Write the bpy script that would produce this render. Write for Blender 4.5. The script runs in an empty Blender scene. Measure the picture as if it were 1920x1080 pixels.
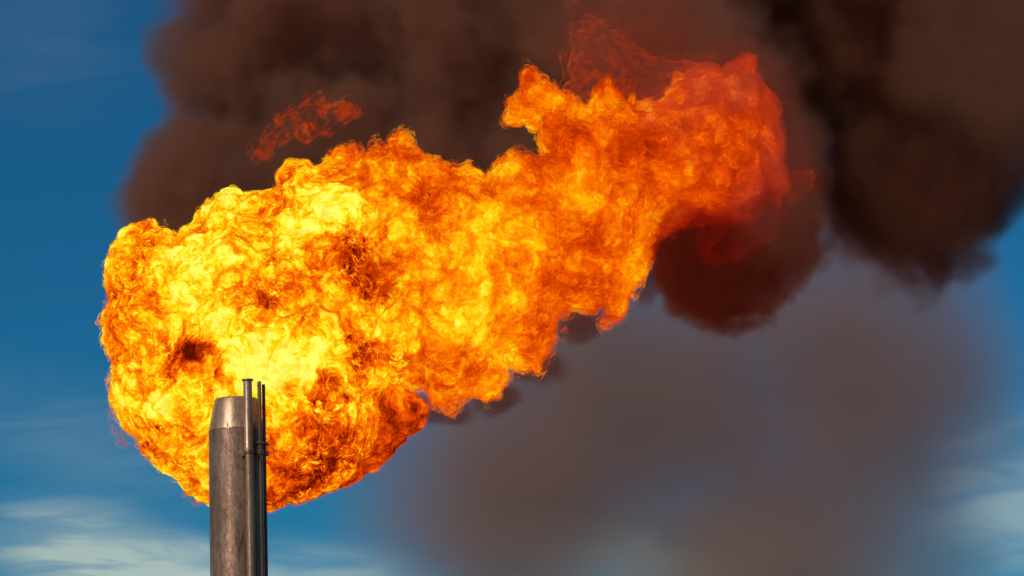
import bpy, bmesh, math, random
import numpy as np
from mathutils import Vector, Matrix
R = math.radians

# ------------------------------------------------------------------ camera
scene = bpy.context.scene
F_PX = 5333.0                      # focal length in pixels of the 1920 wide photograph
CAM = Vector((0.0, 0.0, 1.7))
PITCH, ROLL = R(11.4), R(-1.95)
cam_data = bpy.data.cameras.new("camera")
cam_data.sensor_width = 36.0
cam_data.lens = F_PX / 1920.0 * 36.0
cam_data.clip_end = 20000.0
cam_data.clip_start = 0.5
camera = bpy.data.objects.new("camera", cam_data)
scene.collection.objects.link(camera)
CAM_ROT = Matrix.Rotation(PITCH, 4, 'X') @ Matrix.Rotation(R(90), 4, 'X') @ Matrix.Rotation(ROLL, 4, 'Z')
camera.matrix_world = Matrix.Translation(CAM) @ CAM_ROT
scene.camera = camera

# ------------------------------------------------------------------ sky and sun
SUN_ELEV, SUN_AZ = R(27), R(-146)   # azimuth from +Y towards +X: behind the camera, on its left
SUN_DIR = Vector((math.sin(SUN_AZ) * math.cos(SUN_ELEV), math.cos(SUN_AZ) * math.cos(SUN_ELEV), math.sin(SUN_ELEV)))
world = bpy.data.worlds.new("World")
scene.world = world
world.use_nodes = True


class NT:
    """Small helper to write node trees."""
    def __init__(self, tree):
        self.t = tree
        self.t.nodes.clear()

    def n(self, kind, **props):
        nd = self.t.nodes.new(kind)
        for k, v in props.items():
            setattr(nd, k, v)
        return nd

    def put(self, sock, v):
        if isinstance(v, bpy.types.NodeSocket):
            self.t.links.new(v, sock)
        elif v is not None:
            sock.default_value = v

    def math(self, op, a, b=None, c=None, clamp=False):
        nd = self.n('ShaderNodeMath', operation=op, use_clamp=clamp)
        for i, v in enumerate((a, b, c)):
            self.put(nd.inputs[i], v)
        return nd.outputs[0]

    def vec(self, op, a, b=None, scale=None):
        nd = self.n('ShaderNodeVectorMath', operation=op)
        self.put(nd.inputs[0], a)
        if b is not None:
            self.put(nd.inputs[1], b)
        if scale is not None:
            self.put(nd.inputs[3], scale)
        return nd.outputs['Value'] if op in ('LENGTH', 'DOT_PRODUCT', 'DISTANCE') else nd.outputs['Vector']

    def noise(self, vec, scale, detail=2.0, rough=0.5, dist=0.0, lac=2.0, kind='FBM', color=False, norm=True, offset=None):
        nd = self.n('ShaderNodeTexNoise', noise_type=kind)
        if hasattr(nd, 'normalize') and kind == 'FBM':
            nd.normalize = norm
        self.put(nd.inputs['Vector'], vec)
        nd.inputs['Scale'].default_value = scale
        nd.inputs['Detail'].default_value = detail
        nd.inputs['Roughness'].default_value = rough
        nd.inputs['Lacunarity'].default_value = lac
        nd.inputs['Distortion'].default_value = dist
        if offset is not None:
            nd.inputs['Offset'].default_value = offset
        return nd.outputs['Color' if color else 0]

    def ramp(self, fac, stops, interp='LINEAR'):
        nd = self.n('ShaderNodeValToRGB')
        nd.color_ramp.interpolation = interp
        el = nd.color_ramp.elements
        el.remove(el[1])
        el[0].position = stops[0][0]
        for i, (p, c) in enumerate(stops):
            e = el[0] if i == 0 else el.new(p)
            e.color = (c, c, c, 1) if isinstance(c, (int, float)) else (*c, 1)
        self.put(nd.inputs[0], fac)
        return nd.outputs[0]

    def mix(self, fac, a, b, blend='MIX'):
        nd = self.n('ShaderNodeMix', data_type='RGBA', blend_type=blend)
        self.put(nd.inputs[0], fac)
        for s, v in ((nd.inputs[6], a), (nd.inputs[7], b)):
            self.put(s, (*v, 1) if isinstance(v, tuple) and len(v) == 3 else v)
        return nd.outputs[2]

    def smooth(self, v, lo, hi, a=0.0, b=1.0):
        nd = self.n('ShaderNodeMapRange', interpolation_type='SMOOTHSTEP')
        self.put(nd.inputs[0], v)
        for i, x in enumerate((lo, hi, a, b)):
            self.put(nd.inputs[i + 1], x)
        return nd.outputs[0]


def px_dir(px, py):
    """World direction of a pixel of the 1920x1080 photograph."""
    return (CAM_ROT.to_3x3() @ Vector(((px - 960.0) / F_PX, (540.0 - py) / F_PX, -1.0)))


def at(px, py, Y):
    """World point seen at that pixel on the vertical plane y = Y."""
    d = px_dir(px, py)
    return CAM + d * ((Y - CAM.y) / d.y)


nt = NT(world.node_tree)
sky = nt.n('ShaderNodeTexSky', sky_type='NISHITA')
sky.sun_disc = False
sky.sun_elevation = SUN_ELEV
sky.sun_rotation = SUN_AZ
sky.altitude = 600.0
sky.air_density = 1.0
sky.dust_density = 0.3
sky.ozone_density = 4.0
co = nt.n('ShaderNodeTexCoord').outputs['Generated']
# high thin cirrus: noise over the direction, drawn out along the wind, thicker in a few banks
def bank(px, py, wx, wz, tilt=0.0):
    d = px_dir(px, py).normalized()
    v = nt.vec('SUBTRACT', co, tuple(d))
    m = nt.n('ShaderNodeMapping')
    m.inputs['Rotation'].default_value = (0, tilt, 0)
    nt.put(m.inputs['Vector'], v)
    v = nt.vec('DIVIDE', m.outputs[0], (wx, 1.0, wz))
    ln = nt.vec('LENGTH', v)
    return nt.smooth(ln, 1.0, 0.0)
wmap = nt.n('ShaderNodeMapping')
wmap.inputs['Rotation'].default_value = (0, R(-9), 0)
wmap.inputs['Scale'].default_value = (15.0, 15.0, 70.0)
nt.put(wmap.inputs['Vector'], co)
cir = nt.noise(wmap.outputs[0], 1.0, detail=6, rough=0.52, dist=0.8)
cir2 = nt.smooth(cir, 0.36, 0.66)
banks = None
for b, amt in ((bank(170, 1030, 0.060, 0.022, R(-10)), 1.5), (bank(330, 1060, 0.050, 0.016, R(-14)), 1.2), (bank(620, 1070, 0.06, 0.016, R(-8)), 0.55), (bank(1890, 930, 0.04, 0.04, R(20)), 0.6),
               (bank(1300, 1060, 0.11, 0.03, R(-10)), 0.6), (bank(60, 60, 0.06, 0.05, 0), 0.16),
               (bank(150, 820, 0.08, 0.03, R(-18)), 0.22)):
    v = nt.math('MULTIPLY', b, amt)
    banks = v if banks is None else nt.math('ADD', banks, v)
cov = nt.math('MULTIPLY', banks, nt.math('ADD', nt.math('MULTIPLY', cir2, 0.68), 0.32), clamp=True)
deep = nt.mix(1.0, sky.outputs[0], (0.065, 0.395, 0.54), 'MULTIPLY')
cloud = nt.mix(1.0, sky.outputs[0], (1.62, 1.22, 0.80), 'MULTIPLY')
skyc = nt.mix(nt.math('MULTIPLY', cov, 0.8), deep, cloud)
bg = nt.n('ShaderNodeBackground')
nt.put(bg.inputs[0], skyc)
bg.inputs[1].default_value = 0.085
out = nt.n('ShaderNodeOutputWorld')
nt.put(out.inputs[0], bg.outputs[0])

sun_data = bpy.data.lights.new("sun", 'SUN')
sun_data.energy = 3.0
sun_data.angle = R(0.5)
sun_data.color = (1.0, 0.87, 0.70)
sun = bpy.data.objects.new("sun", sun_data)
sun.rotation_euler = SUN_DIR.to_track_quat('Z', 'Y').to_euler()
scene.collection.objects.link(sun)

scene.view_settings.view_transform = 'Standard'
scene.view_settings.look = 'None'
scene.view_settings.exposure = 0.0
scene.view_settings.gamma = 1.0
cy = scene.cycles
cy.use_denoising = True
cy.max_bounces = 8
cy.diffuse_bounces = 2
cy.glossy_bounces = 2
cy.transparent_max_bounces = 24
cy.volume_bounces = 1
cy.volume_max_steps = 256
cy.volume_step_rate = 1.0
cy.use_adaptive_sampling = True
cy.adaptive_threshold = 0.02

# ------------------------------------------------------------------ helpers
def link(o, parent=None):
    scene.collection.objects.link(o)
    if parent is not None:
        o.parent = parent
    return o


def tag(o, label, cat=None, kind=None, group=None):
    o['label'] = label
    if cat:
        o['category'] = cat
    if kind:
        o['kind'] = kind
    if group:
        o['group'] = group


def mesh_obj(name, verts, faces, mats, parent=None, smooth=True, attrs=None, origin=None, face_mats=None):
    me = bpy.data.meshes.new(name)
    verts = np.asarray(verts, dtype=np.float32)
    faces = np.asarray(faces, dtype=np.int32)
    k = faces.shape[1]
    me.vertices.add(len(verts))
    me.vertices.foreach_set('co', verts.ravel())
    me.loops.add(faces.size)
    me.loops.foreach_set('vertex_index', faces.ravel())
    me.polygons.add(len(faces))
    me.polygons.foreach_set('loop_start', np.arange(0, faces.size, k, dtype=np.int32))
    me.polygons.foreach_set('loop_total', np.full(len(faces), k, dtype=np.int32))
    if face_mats is not None:
        me.polygons.foreach_set('material_index', np.asarray(face_mats, dtype=np.int32))
    me.polygons.foreach_set('use_smooth', np.full(len(faces), smooth))
    me.update(calc_edges=True)
    for nm, arr in (attrs or {}).items():
        a = me.attributes.new(nm, 'FLOAT', 'POINT')
        a.data.foreach_set('value', np.asarray(arr, dtype=np.float32))
    for m in mats:
        me.materials.append(m)
    o = bpy.data.objects.new(name, me)
    return link(o, parent)


def bm_obj(name, bm, mat, parent=None, smooth_angle=40):
    me = bpy.data.meshes.new(name)
    bmesh.ops.recalc_face_normals(bm, faces=bm.faces)
    bm.to_mesh(me)
    bm.free()
    for p in me.polygons:
        p.use_smooth = True
    me.set_sharp_from_angle(angle=R(smooth_angle))
    me.materials.append(mat)
    return link(bpy.data.objects.new(name, me), parent)


def lathe(bm, prof, cx=0.0, cy_=0.0, seg=64):
    """Surface of revolution about a vertical axis through (cx, cy_); prof = [(radius, z)]."""
    rings = []
    for r, z in prof:
        if r < 1e-6:
            rings.append([bm.verts.new((cx, cy_, z))])
        else:
            rings.append([bm.verts.new((cx + r * math.cos(2 * math.pi * i / seg), cy_ + r * math.sin(2 * math.pi * i / seg), z)) for i in range(seg)])
    for a, b in zip(rings, rings[1:]):
        for i in range(seg):
            j = (i + 1) % seg
            if len(a) == 1 and len(b) == 1:
                continue
            if len(a) == 1:
                bm.faces.new((a[0], b[i], b[j]))
            elif len(b) == 1:
                bm.faces.new((a[i], a[j], b[0]))
            else:
                bm.faces.new((a[i], a[j], b[j], b[i]))


def box(bm, c, s, rz=0.0, bevel=0.0):
    r = bmesh.ops.create_cube(bm, size=1.0)
    M = Matrix.Translation(c) @ Matrix.Rotation(rz, 4, 'Z') @ Matrix.Diagonal((*s, 1))
    bmesh.ops.transform(bm, matrix=M, verts=r['verts'])
    if bevel:
        es = list({e for v in r['verts'] for e in v.link_edges})
        bmesh.ops.bevel(bm, geom=es, offset=bevel, segments=2, affect='EDGES', profile=0.7)


# --- value noise on numpy arrays
class Noise3:
    def __init__(self, seed, n=64):
        self.n = n
        self.g = np.random.RandomState(seed).rand(n, n, n).astype(np.float32) * 2 - 1

    def __call__(self, x, y, z):
        n = self.n
        xi, yi, zi = np.floor(x), np.floor(y), np.floor(z)
        fx, fy, fz = (x - xi).astype(np.float32), (y - yi).astype(np.float32), (z - zi).astype(np.float32)
        fx, fy, fz = (f * f * f * (f * (f * 6 - 15) + 10) for f in (fx, fy, fz))
        xi, yi, zi = xi.astype(np.int32) % n, yi.astype(np.int32) % n, zi.astype(np.int32) % n
        xj, yj, zj = (xi + 1) % n, (yi + 1) % n, (zi + 1) % n
        g = self.g
        a = g[xi, yi, zi] * (1 - fx) + g[xj, yi, zi] * fx
        b = g[xi, yj, zi] * (1 - fx) + g[xj, yj, zi] * fx
        c = g[xi, yi, zj] * (1 - fx) + g[xj, yi, zj] * fx
        d = g[xi, yj, zj] * (1 - fx) + g[xj, yj, zj] * fx
        return (a * (1 - fy) + b * fy) * (1 - fz) + (c * (1 - fy) + d * fy) * fz


NZ = Noise3(11)


def fbm(x, y, z, scale, octv, gain=0.5, off=0.0):
    s, a, t = 0.0, 1.0, 0.0
    for _ in range(octv):
        s = s + a * NZ(x * scale + off, y * scale + off * 1.7, z * scale + off * 2.3)
        t += a
        a *= gain
        scale *= 2.03
        off += 13.7
    return s / t


def billow(x, y, z, scale, octv, gain=0.5, off=0.0):
    """Rounded lumps with sharp creases; about -1..1, mean near 0."""
    s, a, t = 0.0, 1.0, 0.0
    for _ in range(octv):
        v = np.abs(NZ(x * scale + off, y * scale + off * 1.7, z * scale + off * 2.3))
        s = s + a * (np.sqrt(v + 1e-4) * 2.0 - 1.1)
        t += a
        a *= gain
        scale *= 2.03
        off += 13.7
    return s / t


def surface_net(F, origin, h):
    """Quad mesh of the zero level of the grid F (positive inside)."""
    nx, ny, nz = F.shape
    S = F > 0
    cs = np.zeros((nx - 1, ny - 1, nz - 1), np.int8)
    for dx in (0, 1):
        for dy in (0, 1):
            for dz in (0, 1):
                cs += S[dx:nx - 1 + dx, dy:ny - 1 + dy, dz:nz - 1 + dz]
    act = (cs > 0) & (cs < 8)
    ids = np.full(act.shape, -1, np.int32)
    I = np.argwhere(act)
    ids[act] = np.arange(len(I))
    acc = np.zeros((len(I), 3), np.float64)
    cnt = np.zeros(len(I))
    corners = [(a, b, c) for a in (0, 1) for b in (0, 1) for c in (0, 1)]
    for p in corners:
        for ax in range(3):
            if p[ax]:
                continue
            q = list(p)
            q[ax] = 1
            fa = F[I[:, 0] + p[0], I[:, 1] + p[1], I[:, 2] + p[2]]
            fb = F[I[:, 0] + q[0], I[:, 1] + q[1], I[:, 2] + q[2]]
            m = (fa > 0) != (fb > 0)
            t = np.where(m, fa / np.where(m, fa - fb, 1), 0)
            pt = np.array(p, float)[None].repeat(len(I), 0)
            pt[:, ax] += t
            acc[m] += pt[m]
            cnt[m] += 1
    V = (I + acc / np.maximum(cnt, 1)[:, None]) * h + np.array(origin)
    quads = []
    for ax in range(3):
        o1, o2 = [(1, 2), (2, 0), (0, 1)][ax]
        sl0 = [slice(None)] * 3
        sl1 = [slice(None)] * 3
        sl0[ax] = slice(0, F.shape[ax] - 1)
        sl1[ax] = slice(1, F.shape[ax])
        a, b = S[tuple(sl0)], S[tuple(sl1)]
        E = np.argwhere(a != b)
        ok = (E[:, o1] > 0) & (E[:, o2] > 0) & (E[:, o1] < F.shape[o1] - 1) & (E[:, o2] < F.shape[o2] - 1)
        E = E[ok]
        flip = a[E[:, 0], E[:, 1], E[:, 2]]
        q = []
        for d1, d2 in ((-1, -1), (0, -1), (0, 0), (-1, 0)):
            c = E.copy()
            c[:, o1] += d1
            c[:, o2] += d2
            q.append(ids[c[:, 0], c[:, 1], c[:, 2]])
        q = np.stack(q, 1)
        q[~flip] = q[~flip][:, ::-1]
        quads.append(q)
    return V, np.concatenate(quads)


def subdivide(V, Q):
    """Split every quad in four (linear)."""
    n = len(V)
    e = np.stack([Q, np.roll(Q, -1, 1)], 2).reshape(-1, 2)
    es = np.sort(e, 1)
    key = es[:, 0].astype(np.int64) * n + es[:, 1]
    u, idx, inv = np.unique(key, return_index=True, return_inverse=True)
    em = V[es[idx]].mean(1)
    fc = V[Q].mean(1)
    V2 = np.concatenate([V, em, fc])
    ei = (n + inv.reshape(-1)).reshape(-1, 4)
    fi = n + len(u) + np.arange(len(Q))
    out = [np.stack([Q[:, k], ei[:, k], fi, ei[:, k - 1]], 1) for k in range(4)]
    return V2, np.concatenate(out)


def normals(V, Q):
    a, b, c, d = (V[Q[:, k]] for k in range(4))
    fn = np.cross(c - a, d - b)
    N = np.zeros_like(V)
    for k in range(4):
        for ax in range(3):
            N[:, ax] += np.bincount(Q[:, k], fn[:, ax], len(V))
    return N / np.maximum(np.linalg.norm(N, axis=1), 1e-9)[:, None]


def relax(V, Q, it=1, f=0.5):
    for _ in range(it):
        acc = np.zeros_like(V)
        cnt = np.zeros(len(V))
        for k in range(4):
            for o in (1, 3):
                j = Q[:, (k + o) % 4]
                for ax in range(3):
                    acc[:, ax] += np.bincount(Q[:, k], V[j, ax], len(V))
                cnt += np.bincount(Q[:, k], minlength=len(V))
        V = V * (1 - f) + f * acc / np.maximum(cnt, 1)[:, None]
    return V


# ------------------------------------------------------------------ ground
def principled(name, color=(0.5, 0.5, 0.5), rough=0.6, metal=0.0):
    m = bpy.data.materials.new(name)
    m.use_nodes = True
    t = NT(m.node_tree)
    b = t.n('ShaderNodeBsdfPrincipled')
    b.inputs['Base Color'].default_value = (*color, 1)
    b.inputs['Roughness'].default_value = rough
    b.inputs['Metallic'].default_value = metal
    o = t.n('ShaderNodeOutputMaterial')
    t.put(o.inputs[0], b.outputs[0])
    return m, t, b


gm, t, b = principled("dry_ground", rough=0.95)
gco = t.n('ShaderNodeTexCoord').outputs['Object']
t.put(b.inputs['Base Color'], t.ramp(t.noise(gco, 0.2, 6, 0.6), [(0.3, (0.12, 0.09, 0.06)), (0.7, (0.26, 0.2, 0.14))]))
bm = bmesh.new()
bmesh.ops.create_grid(bm, x_segments=8, y_segments=8, size=6000)
ground = bm_obj("ground", bm, gm)
tag(ground, "bare dry ground far below the burning stack", "ground", "structure")

# ------------------------------------------------------------------ flare stack
STACK_Y = 50.3
TIP = at(443, 749, STACK_Y)
SX, SZ = TIP.x, TIP.z
U = 1.0 / 106.0                    # metres per photograph pixel at the stack


def steel(name, lo, mid, hi, rough, metal, streak=1.0):
    """Heat-stained steel: mottled scale, a few long runs of soot, uneven gloss."""
    m, t, b = principled(name, rough=rough, metal=metal)
    c = t.n('ShaderNodeTexCoord').outputs['Object']

    def stretched(sx, sz, loc=(0, 0, 0)):
        mp = t.n('ShaderNodeMapping')
        mp.inputs['Scale'].default_value = (sx, sx, sz)
        mp.inputs['Location'].default_value = loc
        t.put(mp.inputs['Vector'], c)
        return mp.outputs[0]
    s1 = t.noise(stretched(4.5, 0.8), 1.0, 5, 0.6, dist=0.6)
    s2 = t.noise(stretched(26, 3.0), 1.0, 5, 0.65, dist=0.4)
    s3 = t.noise(stretched(14, 8), 1.0, 6, 0.72)
    v = t.math('ADD', t.math('MULTIPLY', s1, 0.5), t.math('ADD', t.math('MULTIPLY', s2, 0.2), t.math('MULTIPLY', s3, 0.3)))
    col = t.ramp(v, [(0.34, lo), (0.5, mid), (0.68, hi)])
    run = t.smooth(t.noise(stretched(9, 0.7, (3.1, 1.7, 0.4)), 1.0, 6, 0.72, dist=0.9), 0.58, 0.66)
    col = t.mix(t.math('MULTIPLY', run, 0.8 * streak), col, (0.03, 0.018, 0.013))
    pit = t.smooth(t.noise(stretched(55, 20), 1.0, 3, 0.6), 0.63, 0.70)
    col = t.mix(t.math('MULTIPLY', pit, 0.45), col, (0.04, 0.024, 0.016))
    t.put(b.inputs['Base Color'], col)
    t.put(b.inputs['Roughness'], t.math('ADD', t.math('ADD', t.math('MULTIPLY', s3, 0.35), t.math('MULTIPLY', run, 0.25)), rough - 0.18))
    bp = t.n('ShaderNodeBump')
    bp.inputs['Strength'].default_value = 0.3
    bp.inputs['Distance'].default_value = 0.012
    t.put(bp.inputs['Height'], t.math('ADD', s3, t.math('MULTIPLY', s2, 0.5)))
    t.put(b.inputs['Normal'], bp.outputs[0])
    return m


m_barrel = steel("weathered_steel", (0.13, 0.065, 0.038), (0.31, 0.175, 0.108), (0.54, 0.345, 0.225), 0.33, 0.6)
m_cone = steel("scorched_steel", (0.19, 0.11, 0.07), (0.36, 0.225, 0.15), (0.55, 0.37, 0.26), 0.38, 0.5, 0.6)
m_pipe = steel("pipe_steel", (0.17, 0.095, 0.06), (0.31, 0.185, 0.12), (0.46, 0.295, 0.20), 0.34, 0.55, 0.4)
m_thin = steel("dark_pipe_steel", (0.07, 0.036, 0.022), (0.15, 0.085, 0.055), (0.26, 0.16, 0.11), 0.42, 0.3, 0.6)
m_inside = steel("burnt_inside", (0.02, 0.015, 0.012), (0.04, 0.03, 0.025), (0.07, 0.05, 0.04), 0.8, 0.2)

stack = link(bpy.data.objects.new("flare_stack", None))
stack.location = (SX, STACK_Y, 0)
tag(stack, "rusty brown steel flare stack with tapered tip and thin pipes strapped to its side", "flare stack")
zt = SZ                                    # rim of the nozzle
zc = SZ - 62 * U                           # where the cone meets the barrel
bm = bmesh.new()
lathe(bm, [(0.505, 0.0), (0.503, zc - 2.2), (0.5, zc - 0.006)])
bm_obj("barrel", bm, m_barrel, stack)
bm = bmesh.new()
lathe(bm, [(0.5, zc - 0.006), (0.506, zc), (0.504, zc + 0.012), (0.5, zc + 0.016)])
bm_obj("weld_seam", bm, m_barrel, stack)
bm = bmesh.new()
lathe(bm, [(0.499, zc + 0.012), (0.492, zc + 0.05), (0.395, zt - 0.03), (0.385, zt - 0.008), (0.38, zt), (0.366, zt), (0.366, zt - 0.05), (0.47, zc + 0.02), (0.47, zc - 1.0), (0, zc - 1.0)])
tip = bm_obj("nozzle_cone", bm, m_cone, stack)
# lengthwise plate seams on the cone, a hair proud
for a in (-104, -66, -20, 60, 150):
    bm = bmesh.new()
    a_ = R(a)
    pts = []
    for k in range(9):
        f = k / 8
        r = 0.4935 + (0.396 - 0.4935) * f
        z = zc + 0.05 + (zt - 0.03 - zc - 0.05) * f
        pts.append((r, z))
    prev = None
    for r, z in pts:
        w = 0.006
        ring = []
        for dw, dr in ((-w, -0.002), (-w * 0.5, 0.004), (w * 0.5, 0.004), (w, -0.002)):
            ring.append(bm.verts.new(((r + dr) * math.cos(a_) - dw * math.sin(a_), (r + dr) * math.sin(a_) + dw * math.cos(a_), z)))
        if prev:
            for i in range(3):
                bm.faces.new((prev[i], prev[i + 1], ring[i + 1], ring[i]))
        prev = ring
    bm_obj("seam", bm, m_cone, tip)

# the big pilot pipe in front
PX_, PY_ = 28 * U, -0.60
zp = SZ + 27 * U
bm = bmesh.new()
lathe(bm, [(0.078, 0.0), (0.078, zt - 108 * U), (0.078, zt - 107 * U)], PX_ + 0.012, PY_, 28)
pilot = bm_obj("pilot_pipe", bm, m_pipe, stack)
bm = bmesh.new()
lathe(bm, [(0.0785, zt - 108 * U), (0.086, zt - 107.5 * U), (0.086, zt - 101 * U), (0.082, zt - 99 * U), (0.076, zp - 0.03)], PX_, PY_, 28)
bm_obj("sleeve", bm, m_cone, pilot)
bm = bmesh.new()
lathe(bm, [(0.076, zp - 0.031), (0.098, zp - 0.028), (0.102, zp - 0.022), (0.102, zp - 0.006), (0.098, zp), (0.06, zp), (0.055, zp - 0.25), (0, zp - 0.25)], PX_, PY_, 28)
bm_obj("pipe_cap", bm, m_thin, pilot)
# two thin ignition lines on the right
for ox, oy, r, dz in ((48.5, -0.47, 0.034, 24.5), (55.5, -0.36, 0.03, 20.5)):
    bm = bmesh.new()
    z1 = SZ + dz * U
    lathe(bm, [(r * 0.9, 0.0), (r * 0.9, zt - 109 * U), (r, zt - 108 * U), (r, z1), (r * 0.7, z1), (r * 0.7, z1 - 0.2), (0, z1 - 0.2)], ox * U, oy, 20)
    bm_obj("ignition_pipe", bm, m_thin, stack)
# straps
for zz, hh in ((zt - 92 * U, 0.055), (zt - 110 * U, 0.075)):
    bm = bmesh.new()
    box(bm, (48.5 * U, -0.47, zz), (0.10, 0.10, hh), R(35), 0.008)
    box(bm, (55.5 * U, -0.36, zz), (0.085, 0.085, hh * 0.9), R(50), 0.008)
    box(bm, (42 * U, -0.45, zz), (0.05, 0.16, hh * 0.8), R(20), 0.006)
    box(bm, (61 * U, -0.34, zz - 0.01), (0.05, 0.05, hh * 1.1), R(10), 0.012)
    bm_obj("strap", bm, m_thin, stack)
zz = zt - 111 * U
bm = bmesh.new()
lathe(bm, [(0.079, zz - 0.035), (0.096, zz - 0.03), (0.1, zz), (0.096, zz + 0.03), (0.086, zz + 0.035)], PX_ + 0.008, PY_, 28)
box(bm, (PX_ - 0.135, PY_ + 0.02, zz), (0.11, 0.03, 0.05), 0, 0.006)
box(bm, (PX_ - 0.1, PY_ + 0.02, zz - 0.045), (0.03, 0.05, 0.05), 0, 0.006)
box(bm, (PX_, -0.52, zz), (0.06, 0.1, 0.05), 0, 0.005)
bm_obj("clamp", bm, m_thin, stack)

# ------------------------------------------------------------------ flame
def fire_material(name, soft=False):
    m = bpy.data.materials.new(name)
    m.use_nodes = True
    t = NT(m.node_tree)
    c = t.n('ShaderNodeTexCoord').outputs['Object']
    heat = t.n('ShaderNodeAttribute', attribute_name='burn').outputs['Fac']
    web = t.n('ShaderNodeAttribute', attribute_name='web').outputs['Fac']
    if soft:
        heat = t.math('SUBTRACT', heat, 0.12)      # the thin outer gas burns cooler
    grain = t.n('ShaderNodeAttribute', attribute_name='grain').outputs['Fac']
    # turbulent coordinates
    w1 = t.vec('SUBTRACT', t.noise(c, 0.7, 3, 0.55, color=True), (0.5, 0.5, 0.5))
    c1 = t.vec('ADD', c, t.vec('SCALE', w1, scale=1.3))
    w2 = t.vec('SUBTRACT', t.noise(c1, 2.6, 3, 0.6, color=True), (0.5, 0.5, 0.5))
    c2 = t.vec('ADD', c1, t.vec('SCALE', w2, scale=0.42))
    large = t.math('SUBTRACT', t.noise(c1, 0.75, 2, 0.5), 0.5)
    patch = t.math('SUBTRACT', t.noise(c1, 1.9, 6, 0.62), 0.5)
    fine = t.math('SUBTRACT', t.noise(c2, 4.5, 6, 0.68), 0.5)
    still = t.smooth(t.noise(c1, 1.1, 2, 0.5), 0.36, 0.62)        # where the surface is torn and where it is smooth
    # thin bright flamelets: ridges of a warped noise, two sizes
    r1 = t.math('ABSOLUTE', t.math('SUBTRACT', t.noise(c2, 2.9, 3, 0.5), 0.5))
    r2 = t.math('ABSOLUTE', t.math('SUBTRACT', t.noise(c2, 8.5, 3, 0.6), 0.5))
    l1 = t.smooth(r1, 0.05, 0.0)
    l2 = t.smooth(r2, 0.075, 0.0)
    # small rounded billows with thin cooler creases between them
    c3 = t.vec('ADD', c1, t.vec('SCALE', w2, scale=0.16))
    b1 = t.math('ABSOLUTE', t.math('SUBTRACT', t.noise(c3, 2.6, 1, 0.5), 0.5))
    b2 = t.math('ABSOLUTE', t.math('SUBTRACT', t.noise(c3, 5.6, 2, 0.55), 0.5))
    b3 = t.math('ABSOLUTE', t.math('SUBTRACT', t.noise(c3, 12.0, 2, 0.6), 0.5))
    bil = t.math('ADD', t.smooth(b1, 0.0, 0.15, -0.85, 0.35), t.math('ADD', t.smooth(b2, 0.0, 0.12, -0.55, 0.25), t.smooth(b3, 0.0, 0.12, -0.5, 0.25)))
    lines = t.math('SUBTRACT', t.math('ADD', t.math('MULTIPLY', l1, 0.62), t.math('MULTIPLY', l2, 0.5)), 0.36)
    h = t.math('ADD', heat, t.math('MULTIPLY', large, 0.75))
    h = t.math('ADD', h, t.math('MULTIPLY', patch, 0.70))
    cool = t.smooth(h, 0.92, 0.50)
    torn = t.math('MULTIPLY', grain, t.math('ADD', t.math('MULTIPLY', still, 0.6), 0.4))
    h = t.math('ADD', h, t.math('MULTIPLY', fine, t.math('MULTIPLY', torn, 0.64)))
    h = t.math('ADD', h, t.math('MULTIPLY', t.math('MULTIPLY', lines, web), t.math('MULTIPLY', t.math('ADD', cool, 0.12), t.math('MULTIPLY', torn, 0.50))))
    h = t.math('ADD', h, t.math('MULTIPLY', bil, t.math('MULTIPLY', grain, 0.16)))
    if soft:
        h = t.math('MINIMUM', t.math('MAXIMUM', h, 0.24), 0.74)
    col = t.ramp(h, [(0.0, (0.11, 0.005, 0.0)), (0.16, (0.30, 0.017, 0.0)), (0.34, (0.74, 0.055, 0.0005)), (0.50, (1.0, 0.15, 0.001)),
                     (0.64, (1.0, 0.33, 0.0015)), (0.78, (1.0, 0.62, 0.004)), (0.91, (1.0, 0.92, 0.022)), (1.02 / 1.02, (1.0, 1.0, 0.13))])
    em = t.n('ShaderNodeEmission')
    t.put(em.inputs[0], col)
    em.inputs[1].default_value = 1.0
    o = t.n('ShaderNodeOutputMaterial')
    if soft:
        # outermost thin gas: most of it clear, a film of flame in patches
        fade = t.n('ShaderNodeAttribute', attribute_name='fade').outputs['Fac']
        gap = t.math('SUBTRACT', t.noise(c2, 3.6, 6, 0.7), 0.5)
        a = t.math('ADD', t.math('MULTIPLY', gap, t.math('MULTIPLY_ADD', grain, 1.9, 1.5)), fade, clamp=True)
        tr = t.n('ShaderNodeBsdfTransparent')
        mx = t.n('ShaderNodeMixShader')
        t.put(mx.inputs[0], a)
        t.put(mx.inputs[1], tr.outputs[0])
        t.put(mx.inputs[2], em.outputs[0])
        t.put(o.inputs[0], mx.outputs[0])
    else:
        t.put(o.inputs[0], em.outputs[0])
    return m


m_fire = fire_material("fire")
m_gas = fire_material("burning_gas", True)

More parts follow.
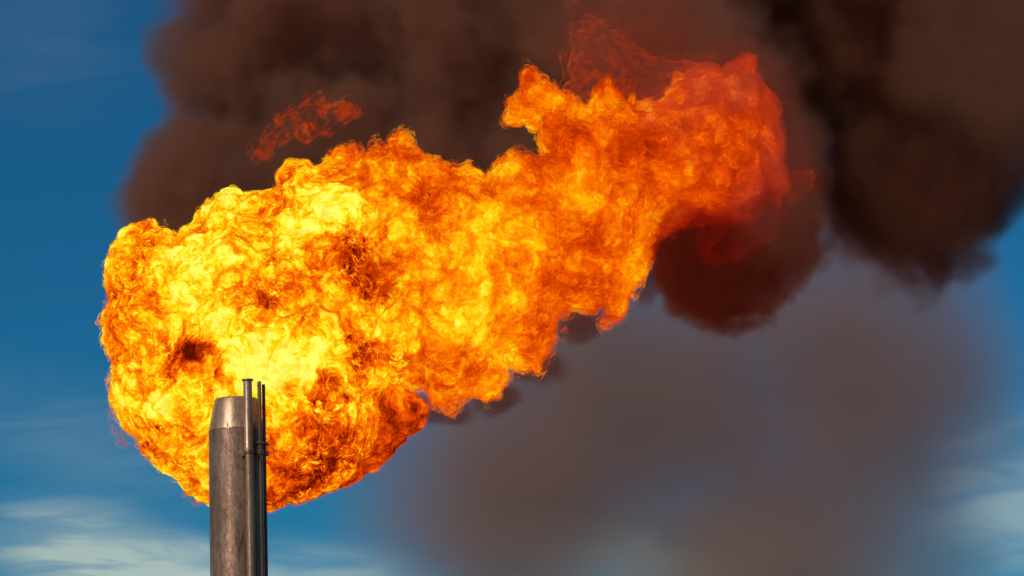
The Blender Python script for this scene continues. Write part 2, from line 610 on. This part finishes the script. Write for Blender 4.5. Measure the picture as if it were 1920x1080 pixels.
# heat seen over the fire, as spots (px, py, amount, radius px)
HOT = [(540, 650, .42, 75), (480, 705, .3, 45), (400, 560, .28, 60), (345, 520, .2, 50), (610, 640, .25, 50), (440, 640, .22, 40),
       (395, 760, .3, 35), (505, 775, .25, 25), (660, 390, .25, 60), (600, 375, .15, 40), (760, 450, .25, 30), (805, 490, .2, 28),
       (430, 395, .2, 35), (330, 470, .15, 35), (290, 785, .15, 45), (350, 740, .15, 40), (500, 480, .15, 50), (640, 560, .12, 40),
       (930, 430, .12, 55), (860, 560, .16, 60), (1000, 590, .08, 45), (880, 650, .12, 45), (1165, 380, .12, 22), (950, 540, .12, 40),
       (1060, 420, .06, 50), (1090, 470, .05, 30), (690, 780, .12, 18), (1020, 240, .1, 30), (820, 740, .1, 25)]
COLD = [(355, 662, 1.1, 31), (390, 680, .4, 30), (465, 558, .36, 36), (525, 562, .3, 32), (500, 540, .2, 30), (705, 480, .55, 50), (735, 530, .45, 42),
        (660, 500, .3, 40), (685, 655, .48, 28), (650, 640, .2, 26), (690, 690, .4, 28), (620, 840, .42, 58), (560, 890, .45, 50), (660, 860, .4, 40), (530, 935, .4, 40),
        (600, 905, .42, 35), (240, 580, .25, 35), (225, 650, .2, 30), (300, 545, .28, 28), (580, 470, .3, 34), (540, 345, .4, 32),
        (770, 372, .5, 24), (805, 400, .3, 38), (720, 310, .36, 50), (640, 310, .26, 34), (340, 850, .3, 45), (300, 825, .2, 35), (595, 735, .34, 34), (560, 765, .28, 30),
        (260, 450, .2, 35), (1100, 450, .2, 30), (1140, 300, .2, 40), (1120, 560, .22, 40), (1050, 690, .2, 30), (1010, 650, .16, 50), (1430, 340, .2, 60), (980, 300, .2, 40),
        (870, 330, .3, 40), (740, 850, .22, 60), (720, 800, .2, 50), (780, 780, .2, 40), (820, 700, .2, 40), (430, 770, .0, 10)]


def px_of(V):
    """Pixel coordinates of world points."""
    Rm = np.array(CAM_ROT.to_3x3())
    P = (V - np.array(CAM)) @ Rm
    return 960 - F_PX * P[:, 0] / P[:, 2], 540 + F_PX * P[:, 1] / P[:, 2]


def to_plane(poly, Y):
    return np.array([[(p := at(px, py, Y)).x, p.z] for px, py in poly])


def sd_polygon(X, Z, poly):
    """Signed distance to a polygon, positive inside."""
    d = np.full(X.shape, 1e9)
    inside = np.zeros(X.shape, bool)
    n = len(poly)
    for i in range(n):
        a, b = poly[i], poly[(i + 1) % n]
        e = b - a
        wx, wz = X - a[0], Z - a[1]
        tt = np.clip((wx * e[0] + wz * e[1]) / max(e @ e, 1e-9), 0, 1)
        d = np.minimum(d, (wx - e[0] * tt) ** 2 + (wz - e[1] * tt) ** 2)
        cr = ((a[1] <= Z) & (b[1] > Z)) | ((b[1] <= Z) & (a[1] > Z))
        with np.errstate(divide='ignore', invalid='ignore'):
            xx = a[0] + (Z - a[1]) / (b[1] - a[1]) * e[0]
        inside ^= cr & (X < xx)
    return np.where(inside, 1, -1) * np.sqrt(d)


def flame_part(name, poly, Y, Rm, parent, h=0.05, base_heat=0.6, lump=1.0, web=1.0, tilt=(0, 0), seed=0.0, heat_fn=None, shells=(0.0,), mats=(None,), label=None, fine=1.0, grain=1.0, fades=(0.3,), crease=0.2):
    P = to_plane(poly, Y)
    lo = P.min(0) - 0.5
    hi = P.max(0) + 0.5
    x = np.arange(lo[0], hi[0], h)
    z = np.arange(lo[1], hi[1], h)
    y = np.arange(-Rm - 0.5, Rm + 0.5, h)
    X2, Z2 = np.meshgrid(x, z, indexing='ij')
    D = sd_polygon(X2, Z2, P)
    pc = P.mean(0)
    Yc = Y + tilt[0] * (X2 - pc[0]) + tilt[1] * (Z2 - pc[1])
    dm = max(float(D.max()), 0.3)
    rm = min(Rm, dm)
    core = np.maximum(rm - D, 0)[:, None, :]
    k = Rm / rm
    Fb = (rm - np.sqrt(core ** 2 + (y[None, :, None] / k) ** 2)).astype(np.float32)
    band = np.abs(Fb) < 0.65
    I = np.argwhere(band)
    wx = x[I[:, 0]]
    wy = y[I[:, 1]] + Yc[I[:, 0], I[:, 2]]
    wz = z[I[:, 2]]
    d2 = np.clip(D[I[:, 0], I[:, 2]], 0, 1)
    nz = lump * (0.20 * billow(wx, wy, wz, 1.5, 3, 0.55, 3 + seed) + 0.07 * fbm(wx, wy, wz, 4.0, 2, 0.5, 9 + seed))
    nz = nz + d2 * 0.30 * fbm(wx, wy, wz, 0.7, 2, 0.5, 5 + seed)
    F = Fb.copy()
    F[band] += nz.astype(np.float32)
    allV, allQ, fm, fd, bl_ = [], [], [], [], []
    nv = 0
    for si, (off, mi) in enumerate(zip(shells, mats)):
        V, Q = surface_net(F + off, (lo[0], y[0], lo[1]), h)
        V[:, 1] += Y + tilt[0] * (V[:, 0] - pc[0]) + tilt[1] * (V[:, 2] - pc[1])
        V = relax(V, Q, 1, 0.4)
        V, Q = subdivide(V, Q)
        V = relax(V, Q, 1, 0.5)
        N = normals(V, Q)
        disp = fine * (0.055 * billow(V[:, 0], V[:, 1], V[:, 2], 5.0, 3, 0.6, 21 + seed + si) + 0.012)
        V = V + N * disp[:, None]
        bl_.append(billow(V[:, 0], V[:, 1], V[:, 2], 1.5, 2, 0.55, 3 + seed) + 0.6 * billow(V[:, 0], V[:, 1], V[:, 2], 5.0, 2, 0.6, 21 + seed + si))
        fd.append(np.full(len(V), 0.0 if mi == 0 else fades[min(si - (1 if mats[0] == 0 else 0), len(fades) - 1)]))
        allV.append(V)
        allQ.append(Q + nv)
        fm.append(np.full(len(Q), min(mi, len(set(mats)) - 1)))
        nv += len(V)
    V, Q, fm = np.concatenate(allV), np.concatenate(allQ), np.concatenate(fm)
    px, py = px_of(V)
    heat = np.full(len(V), base_heat) if heat_fn is None else heat_fn(px, py)
    # torn outlines for the hot and cool regions
    qx = px + 34 * fbm(V[:, 0], V[:, 1], V[:, 2], 1.1, 4, 0.6, 31.0) * 2
    qy = py + 34 * fbm(V[:, 0], V[:, 1], V[:, 2], 1.1, 4, 0.6, 57.0) * 2
    for a, b_, c_, s in HOT:
        heat = heat + 0.72 * c_ * np.exp(-((qx - a) ** 2 + (qy - b_) ** 2) / (2 * (s * 0.75) ** 2))
    for a, b_, c_, s in COLD:
        heat = heat - 0.58 * c_ * np.exp(-((qx - a) ** 2 + (qy - b_) ** 2) / (2 * (s * 0.8) ** 2))
    heat = heat + crease * np.clip(np.concatenate(bl_), -1.2, 0.5)
    org = Vector((SX, STACK_Y, SZ))
    ml = [(m_fire, m_gas)[i] for i in sorted(set(mats))]
    gr = grain(px, py) if callable(grain) else np.full(len(V), grain)
    o = mesh_obj(name, V - np.array(org), Q, ml, parent, attrs={'burn': heat, 'web': np.full(len(V), web), 'grain': gr, 'fade': np.concatenate(fd)}, face_mats=fm)
    if parent is None:
        o.location = org
    if label:
        o['label'] = label
    print(name, len(V), len(Q))
    return o


FIREBALL = [(200, 545), (205, 510), (215, 490), (228, 470), (240, 445), (262, 432), (290, 428), (315, 430), (335, 440), (350, 438), (365, 420), (375, 405), (390, 390), (400, 380), (425, 368), (455, 364), (480, 372),
            (500, 374), (522, 360), (526, 335), (545, 318), (575, 312), (600, 322), (640, 318), (700, 340), (760, 390), (800, 460), (812, 540), (805, 620), (775, 690), (712, 735), (698, 765), (698, 810), (682, 850), (650, 885), (610, 915), (560, 938), (510, 952),
            (480, 950), (440, 948), (400, 942), (385, 935), (370, 922), (345, 910), (330, 895), (300, 865), (270, 845), (245, 820), (230, 790), (215, 755), (212, 715), (212, 680), (195, 645), (192, 615), (200, 585)]
TAIL = [(560, 420), (600, 330), (618, 318), (640, 296), (665, 286), (690, 296), (715, 285), (740, 274), (765, 274), (785, 292), (805, 305), (835, 318), (860, 326), (885, 318), (910, 330), (935, 318), (955, 302), (985, 285), (1000, 300), (1020, 290),
        (1012, 262), (1000, 238), (975, 225), (945, 222), (958, 195), (970, 165), (968, 145), (985, 142), (1010, 155), (1035, 170), (1060, 180), (1080, 205), (1100, 215), (1115, 195), (1112, 165), (1130, 160), (1150, 168), (1185, 190),
        (1215, 200), (1240, 185), (1270, 150), (1310, 130), (1350, 120), (1395, 108), (1415, 108), (1418, 130), (1440, 155), (1450, 200), (1468, 245), (1475, 300), (1485, 345), (1450, 385), (1400, 405), (1350, 405), (1300, 410),
        (1275, 412), (1245, 440), (1230, 460), (1225, 480), (1205, 510), (1195, 545), (1180, 580), (1165, 603), (1145, 610), (1128, 606), (1125, 580), (1100, 572), (1070, 578), (1048, 595), (1055, 620), (1040, 640), (1030, 670),
        (1010, 695), (985, 698), (958, 690), (955, 715), (935, 745), (910, 752), (885, 745), (860, 760), (835, 765), (812, 755), (790, 735), (740, 715), (690, 700), (600, 640), (560, 520)]
SHEET = [(620, 700), (700, 716), (760, 715), (803, 765), (795, 790), (770, 815), (740, 845), (700, 880), (665, 900), (630, 915), (590, 930), (560, 935), (540, 860), (560, 760)]
JET = [(408, 775), (476, 775), (484, 735), (505, 690), (545, 630), (560, 560), (480, 520), (400, 560), (408, 640), (404, 700)]

flame = link(bpy.data.objects.new("gas_flame", None))
flame.location = (SX, STACK_Y, SZ)
tag(flame, "huge yellow and orange fireball blown sideways from the open stack tip", "flame")
SH = dict(shells=(0.0, 0.04), mats=(0, 1), fades=(0.08,))
SOFT = dict(shells=(-0.13, -0.07, -0.01, 0.05), mats=(0, 1, 1, 1), fades=(0.38, 0.1, -0.14), crease=0.14)
flame_part("fireball", FIREBALL, STACK_Y + 2.9, 2.2, flame, base_heat=0.81, seed=0.0, grain=1.0, **SH)
flame_part("flame_tail", TAIL, STACK_Y + 3.4, 2.0, flame, tilt=(0.10, 0), seed=40.0, web=0.5, lump=1.45, fine=1.5, grain=lambda px, py: np.interp(px, [700, 1000, 1300], [0.85, 0.55, 0.4]),
           heat_fn=lambda px, py: np.interp(px, [560, 800, 950, 1100, 1300, 1450], [0.78, 0.74, 0.69, 0.60, 0.53, 0.45]) - 0.12 * np.clip((300 - py) / 150, 0, 1), **SOFT)
flame_part("flame_sheet", SHEET, STACK_Y + 4.4, 1.0, flame, base_heat=0.56, seed=80.0, web=0.4, lump=0.6, grain=0.7, **SH)
flame_part("flame_jet", JET, STACK_Y + 0.9, 0.45, flame, base_heat=0.88, seed=120.0, web=0.2, lump=0.4, tilt=(0, 0.45), h=0.04, **SH)
REAR = [(1040, 220), (1055, 120), (1070, 60), (1062, 10), (1085, -10), (1110, 20), (1150, 45), (1185, 62), (1225, 90), (1262, 100), (1300, 105), (1350, 110), (1340, 190), (1250, 230), (1120, 250)]
flame_part("rear_flame", REAR, STACK_Y + 4.8, 0.8, flame, base_heat=0.38, seed=200.0, web=0.2, grain=0.25, shells=(-0.15, 0.0), mats=(1, 1), fades=(0.10, -0.06), h=0.06)
TONGUE = [(1330, 400), (1400, 350), (1460, 330), (1500, 300), (1530, 335), (1528, 375), (1490, 395), (1470, 430), (1430, 470), (1390, 500), (1340, 515), (1310, 490), (1300, 440)]
flame_part("dull_flame", TONGUE, STACK_Y + 4.1, 0.55, flame, heat_fn=lambda px, py: 0.50 - 0.28 * np.clip((py - 370) / 110, 0, 1), seed=240.0, web=0.15, grain=0.3, shells=(-0.1, 0.05), mats=(1, 1), fades=(0.22, -0.06), crease=0.08, h=0.06, label="dull red flame smouldering inside the black smoke puff")
for lick, sd in (([(203, 772), (214, 750), (226, 775), (238, 806), (232, 832), (216, 828), (207, 805)], 300.0), ([(338, 932), (350, 920), (368, 916), (400, 918), (404, 940), (365, 945)], 320.0)):
    flame_part("flame_lick", lick, STACK_Y + 2.4, 0.3, flame, base_heat=0.42, seed=sd, web=0.2, grain=0.5, shells=(0.0, 0.05), mats=(1, 1), fades=(0.0, -0.15), h=0.03, label="faint pink lick of gas at the fireball's edge")
WISP = [(470, 290), (474, 262), (500, 242), (526, 220), (540, 192), (575, 172), (606, 178), (618, 198), (645, 190), (668, 182), (692, 208), (662, 228), (630, 240), (604, 260), (575, 268), (548, 258), (522, 272), (512, 296), (490, 300)]
wisp = flame_part("flame_wisp", WISP, STACK_Y + 4.6, 0.5, None, base_heat=0.34, seed=160.0, web=0.2, grain=0.42, h=0.04, shells=(-0.08, 0.0, 0.06), mats=(1, 1, 1), fades=(0.06, -0.08, -0.2))
tag(wisp, "small torn red wisp of flame floating in the dark smoke above the fireball", "flame")

# ------------------------------------------------------------------ smoke
def smoke(name, label, blobs, dens, color, absorb, edge=0.4, nscale=0.5, amp=0.5, detail=3.0, warp=0.0, step=0.5, patch=0.0, rough=0.5, seed=0.0, film=(0.997, 0.996, 0.995)):
    """A body of smoke: overlapping soft ellipsoids (px, py, Y, half width px, half height px, half depth m) eaten by turbulence."""
    bl = []
    for px, py, Y, rx, ry, rz in blobs:
        c = at(px, py, Y)
        s = Y / F_PX
        bl.append((np.array(c), np.array((rx * s, rz, ry * s))))
    org = np.mean([c for c, _ in bl], 0)
    m = bpy.data.materials.new(name)
    m.use_nodes = True
    t = NT(m.node_tree)
    p = t.n('ShaderNodeTexCoord').outputs['Object']
    p0 = t.vec('ADD', p, (seed, seed * 1.3, seed * 0.7)) if seed else p
    n = t.noise(p0, nscale, detail, rough, dist=warp)
    f = None
    for c, r in bl:
        v = t.vec('DIVIDE', t.vec('SUBTRACT', p, tuple(c - org)), tuple(r))
        g = t.math('SUBTRACT', 1.0, t.vec('LENGTH', v))
        f = g if f is None else t.math('SMOOTH_MAX', f, g, 0.25)
    f = t.math('ADD', f, t.math('MULTIPLY', t.math('SUBTRACT', n, 0.5), amp * 2))
    d = t.smooth(f, 0.0, edge)
    if patch:
        d = t.math('MULTIPLY', d, t.smooth(t.noise(p0, nscale * 0.6, 2, 0.5), 0.5 - 0.3, 0.5 + 0.25, 1 - patch, 1.0))
    d = t.math('MULTIPLY', d, dens)
    pv = t.n('ShaderNodeVolumePrincipled')
    pv.inputs['Color'].default_value = (*color, 1)
    pv.inputs['Absorption Color'].default_value = (*absorb, 1)
    pv.inputs['Anisotropy'].default_value = 0.0
    t.put(pv.inputs['Density'], d)
    o = t.n('ShaderNodeOutputMaterial')
    t.put(o.inputs['Volume'], pv.outputs[0])
    if film:
        # near-clear film added to give the cloud's hull a surface; dims very slightly
        tr = t.n('ShaderNodeBsdfTransparent')
        t.put(tr.inputs[0], t.mix(t.noise(p, 0.8, 2), film, (1.0, 1.0, 1.0)))
        t.put(o.inputs['Surface'], tr.outputs[0])
    m.cycles.volume_step_rate = step
    # skin of the cloud where its density can begin
    lo = np.min([c - r * 1.5 for c, r in bl], 0)
    hi = np.max([c + r * 1.5 for c, r in bl], 0)
    h = max(0.12, float((hi - lo).max()) / 110)
    ax = [np.arange(lo[i], hi[i], h) for i in range(3)]
    X, Y_, Z = np.meshgrid(*ax, indexing='ij')
    F = None
    for c, r in bl:
        g = 1 - np.sqrt(((X - c[0]) / r[0]) ** 2 + ((Y_ - c[1]) / r[1]) ** 2 + ((Z - c[2]) / r[2]) ** 2)
        if F is None:
            F = g
        else:
            hh = np.clip(0.25 - np.abs(F - g), 0, None) / 0.25
            F = np.maximum(F, g) + hh ** 3 * 0.25 / 6
    F = F + amp * 0.42
    F[[0, -1]] = -1
    F[:, [0, -1]] = -1
    F[:, :, [0, -1]] = -1
    V, Q = surface_net(F, lo, h)
    ob = mesh_obj(name, V - org, Q, [m])
    ob.location = org
    tag(ob, label, "smoke", "stuff")
    print(name, len(V))
    return ob


BROWN = (0.26, 0.17, 0.14)
RED = (0.25, 0.06, 0.03)           # soot lets the red of the fire through a little
smoke("smoke_plume", "thick brown smoke rolling up behind the whole length of the fireball",
      [(545, 100, 62, 235, 330, 3.5), (400, 400, 61, 205, 225, 2.6), (880, 40, 62, 420, 330, 3.5), (1090, -20, 62, 330, 300, 3.2), (700, 330, 61, 380, 210, 2.8), (1100, 300, 61, 350, 260, 2.8)],
      2.0, (0.20, 0.118, 0.088), RED, edge=0.32, nscale=0.45, amp=0.95, detail=4.5, rough=0.62, step=0.8)
smoke("smoke_drift", "large very dark drift of smoke hanging apart downwind of the flame tip",
      [(1400, -60, 67, 420, 290, 3.0), (1620, 90, 67, 280, 330, 3.5), (1685, 350, 67, 185, 205, 2.5), (1810, 320, 67, 140, 190, 2.2), (1900, 60, 67, 300, 300, 3.0)],
      1.8, (0.12, 0.058, 0.038), RED, edge=0.3, nscale=0.42, amp=0.9, detail=4.5, rough=0.6, seed=7.0, step=0.8)
smoke("smoke_bank", "paler brown bank of smoke at the lee edge of the dark drift",
      [(1890, 120, 64, 190, 260, 2.5), (1960, 60, 64, 200, 300, 2.5), (1780, 60, 64, 130, 200, 2.0)],
      0.6, (0.25, 0.14, 0.10), RED, edge=0.7, nscale=0.4, amp=0.8, detail=4, rough=0.6, seed=57.0, step=0.8)
smoke("smoke_puff", "compact black and dull red puff of smoke curling under the flame tip",
      [(1345, 485, 53.8, 165, 130, 1.4), (1440, 410, 53.8, 115, 160, 1.3), (1300, 460, 54.0, 110, 115, 1.0)],
      3.4, (0.06, 0.025, 0.015), (0.52, 0.075, 0.012), edge=0.3, nscale=0.8, amp=1.0, detail=4.5, rough=0.6, seed=17.0, step=0.7)
smoke("smoke_shroud", "thin brownish smoke wrapped around the far end of the flame",
      [(1350, 190, 53.6, 190, 190, 2.6), (1450, 340, 53.4, 125, 190, 2.4), (1180, 70, 54, 200, 160, 2.2)],
      0.8, (0.17, 0.10, 0.075), (0.6, 0.16, 0.06), edge=0.4, nscale=0.65, amp=1.0, detail=4.5, rough=0.6, seed=27.0, step=0.8)
smoke("smoke_veil", "wide thin grey veil of old smoke across the sky below the flame",
      [(1230, 770, 113, 600, 430, 5.0), (1590, 740, 113, 400, 480, 5.0), (960, 940, 112, 420, 350, 4.5), (1420, 1020, 113, 560, 360, 4.5), (1640, 470, 113, 260, 260, 4.0)],
      0.72, (0.34, 0.215, 0.165), (0.3, 0.2, 0.18), edge=0.85, nscale=0.15, amp=0.34, detail=5, rough=0.55, seed=31.0, step=1.0)
smoke("smoke_fringe", "small sooty fringe of smoke clinging under the flame edge",
      [(1010, 690, 55.5, 70, 45, 0.6), (930, 745, 55.5, 70, 35, 0.6), (830, 770, 55.5, 70, 30, 0.6), (1085, 610, 55.5, 60, 40, 0.6), (1215, 520, 55.5, 40, 60, 0.5)],
      2.0, (0.16, 0.09, 0.07), RED, edge=0.4, nscale=1.2, amp=0.8, detail=3, seed=67.0, step=0.8)
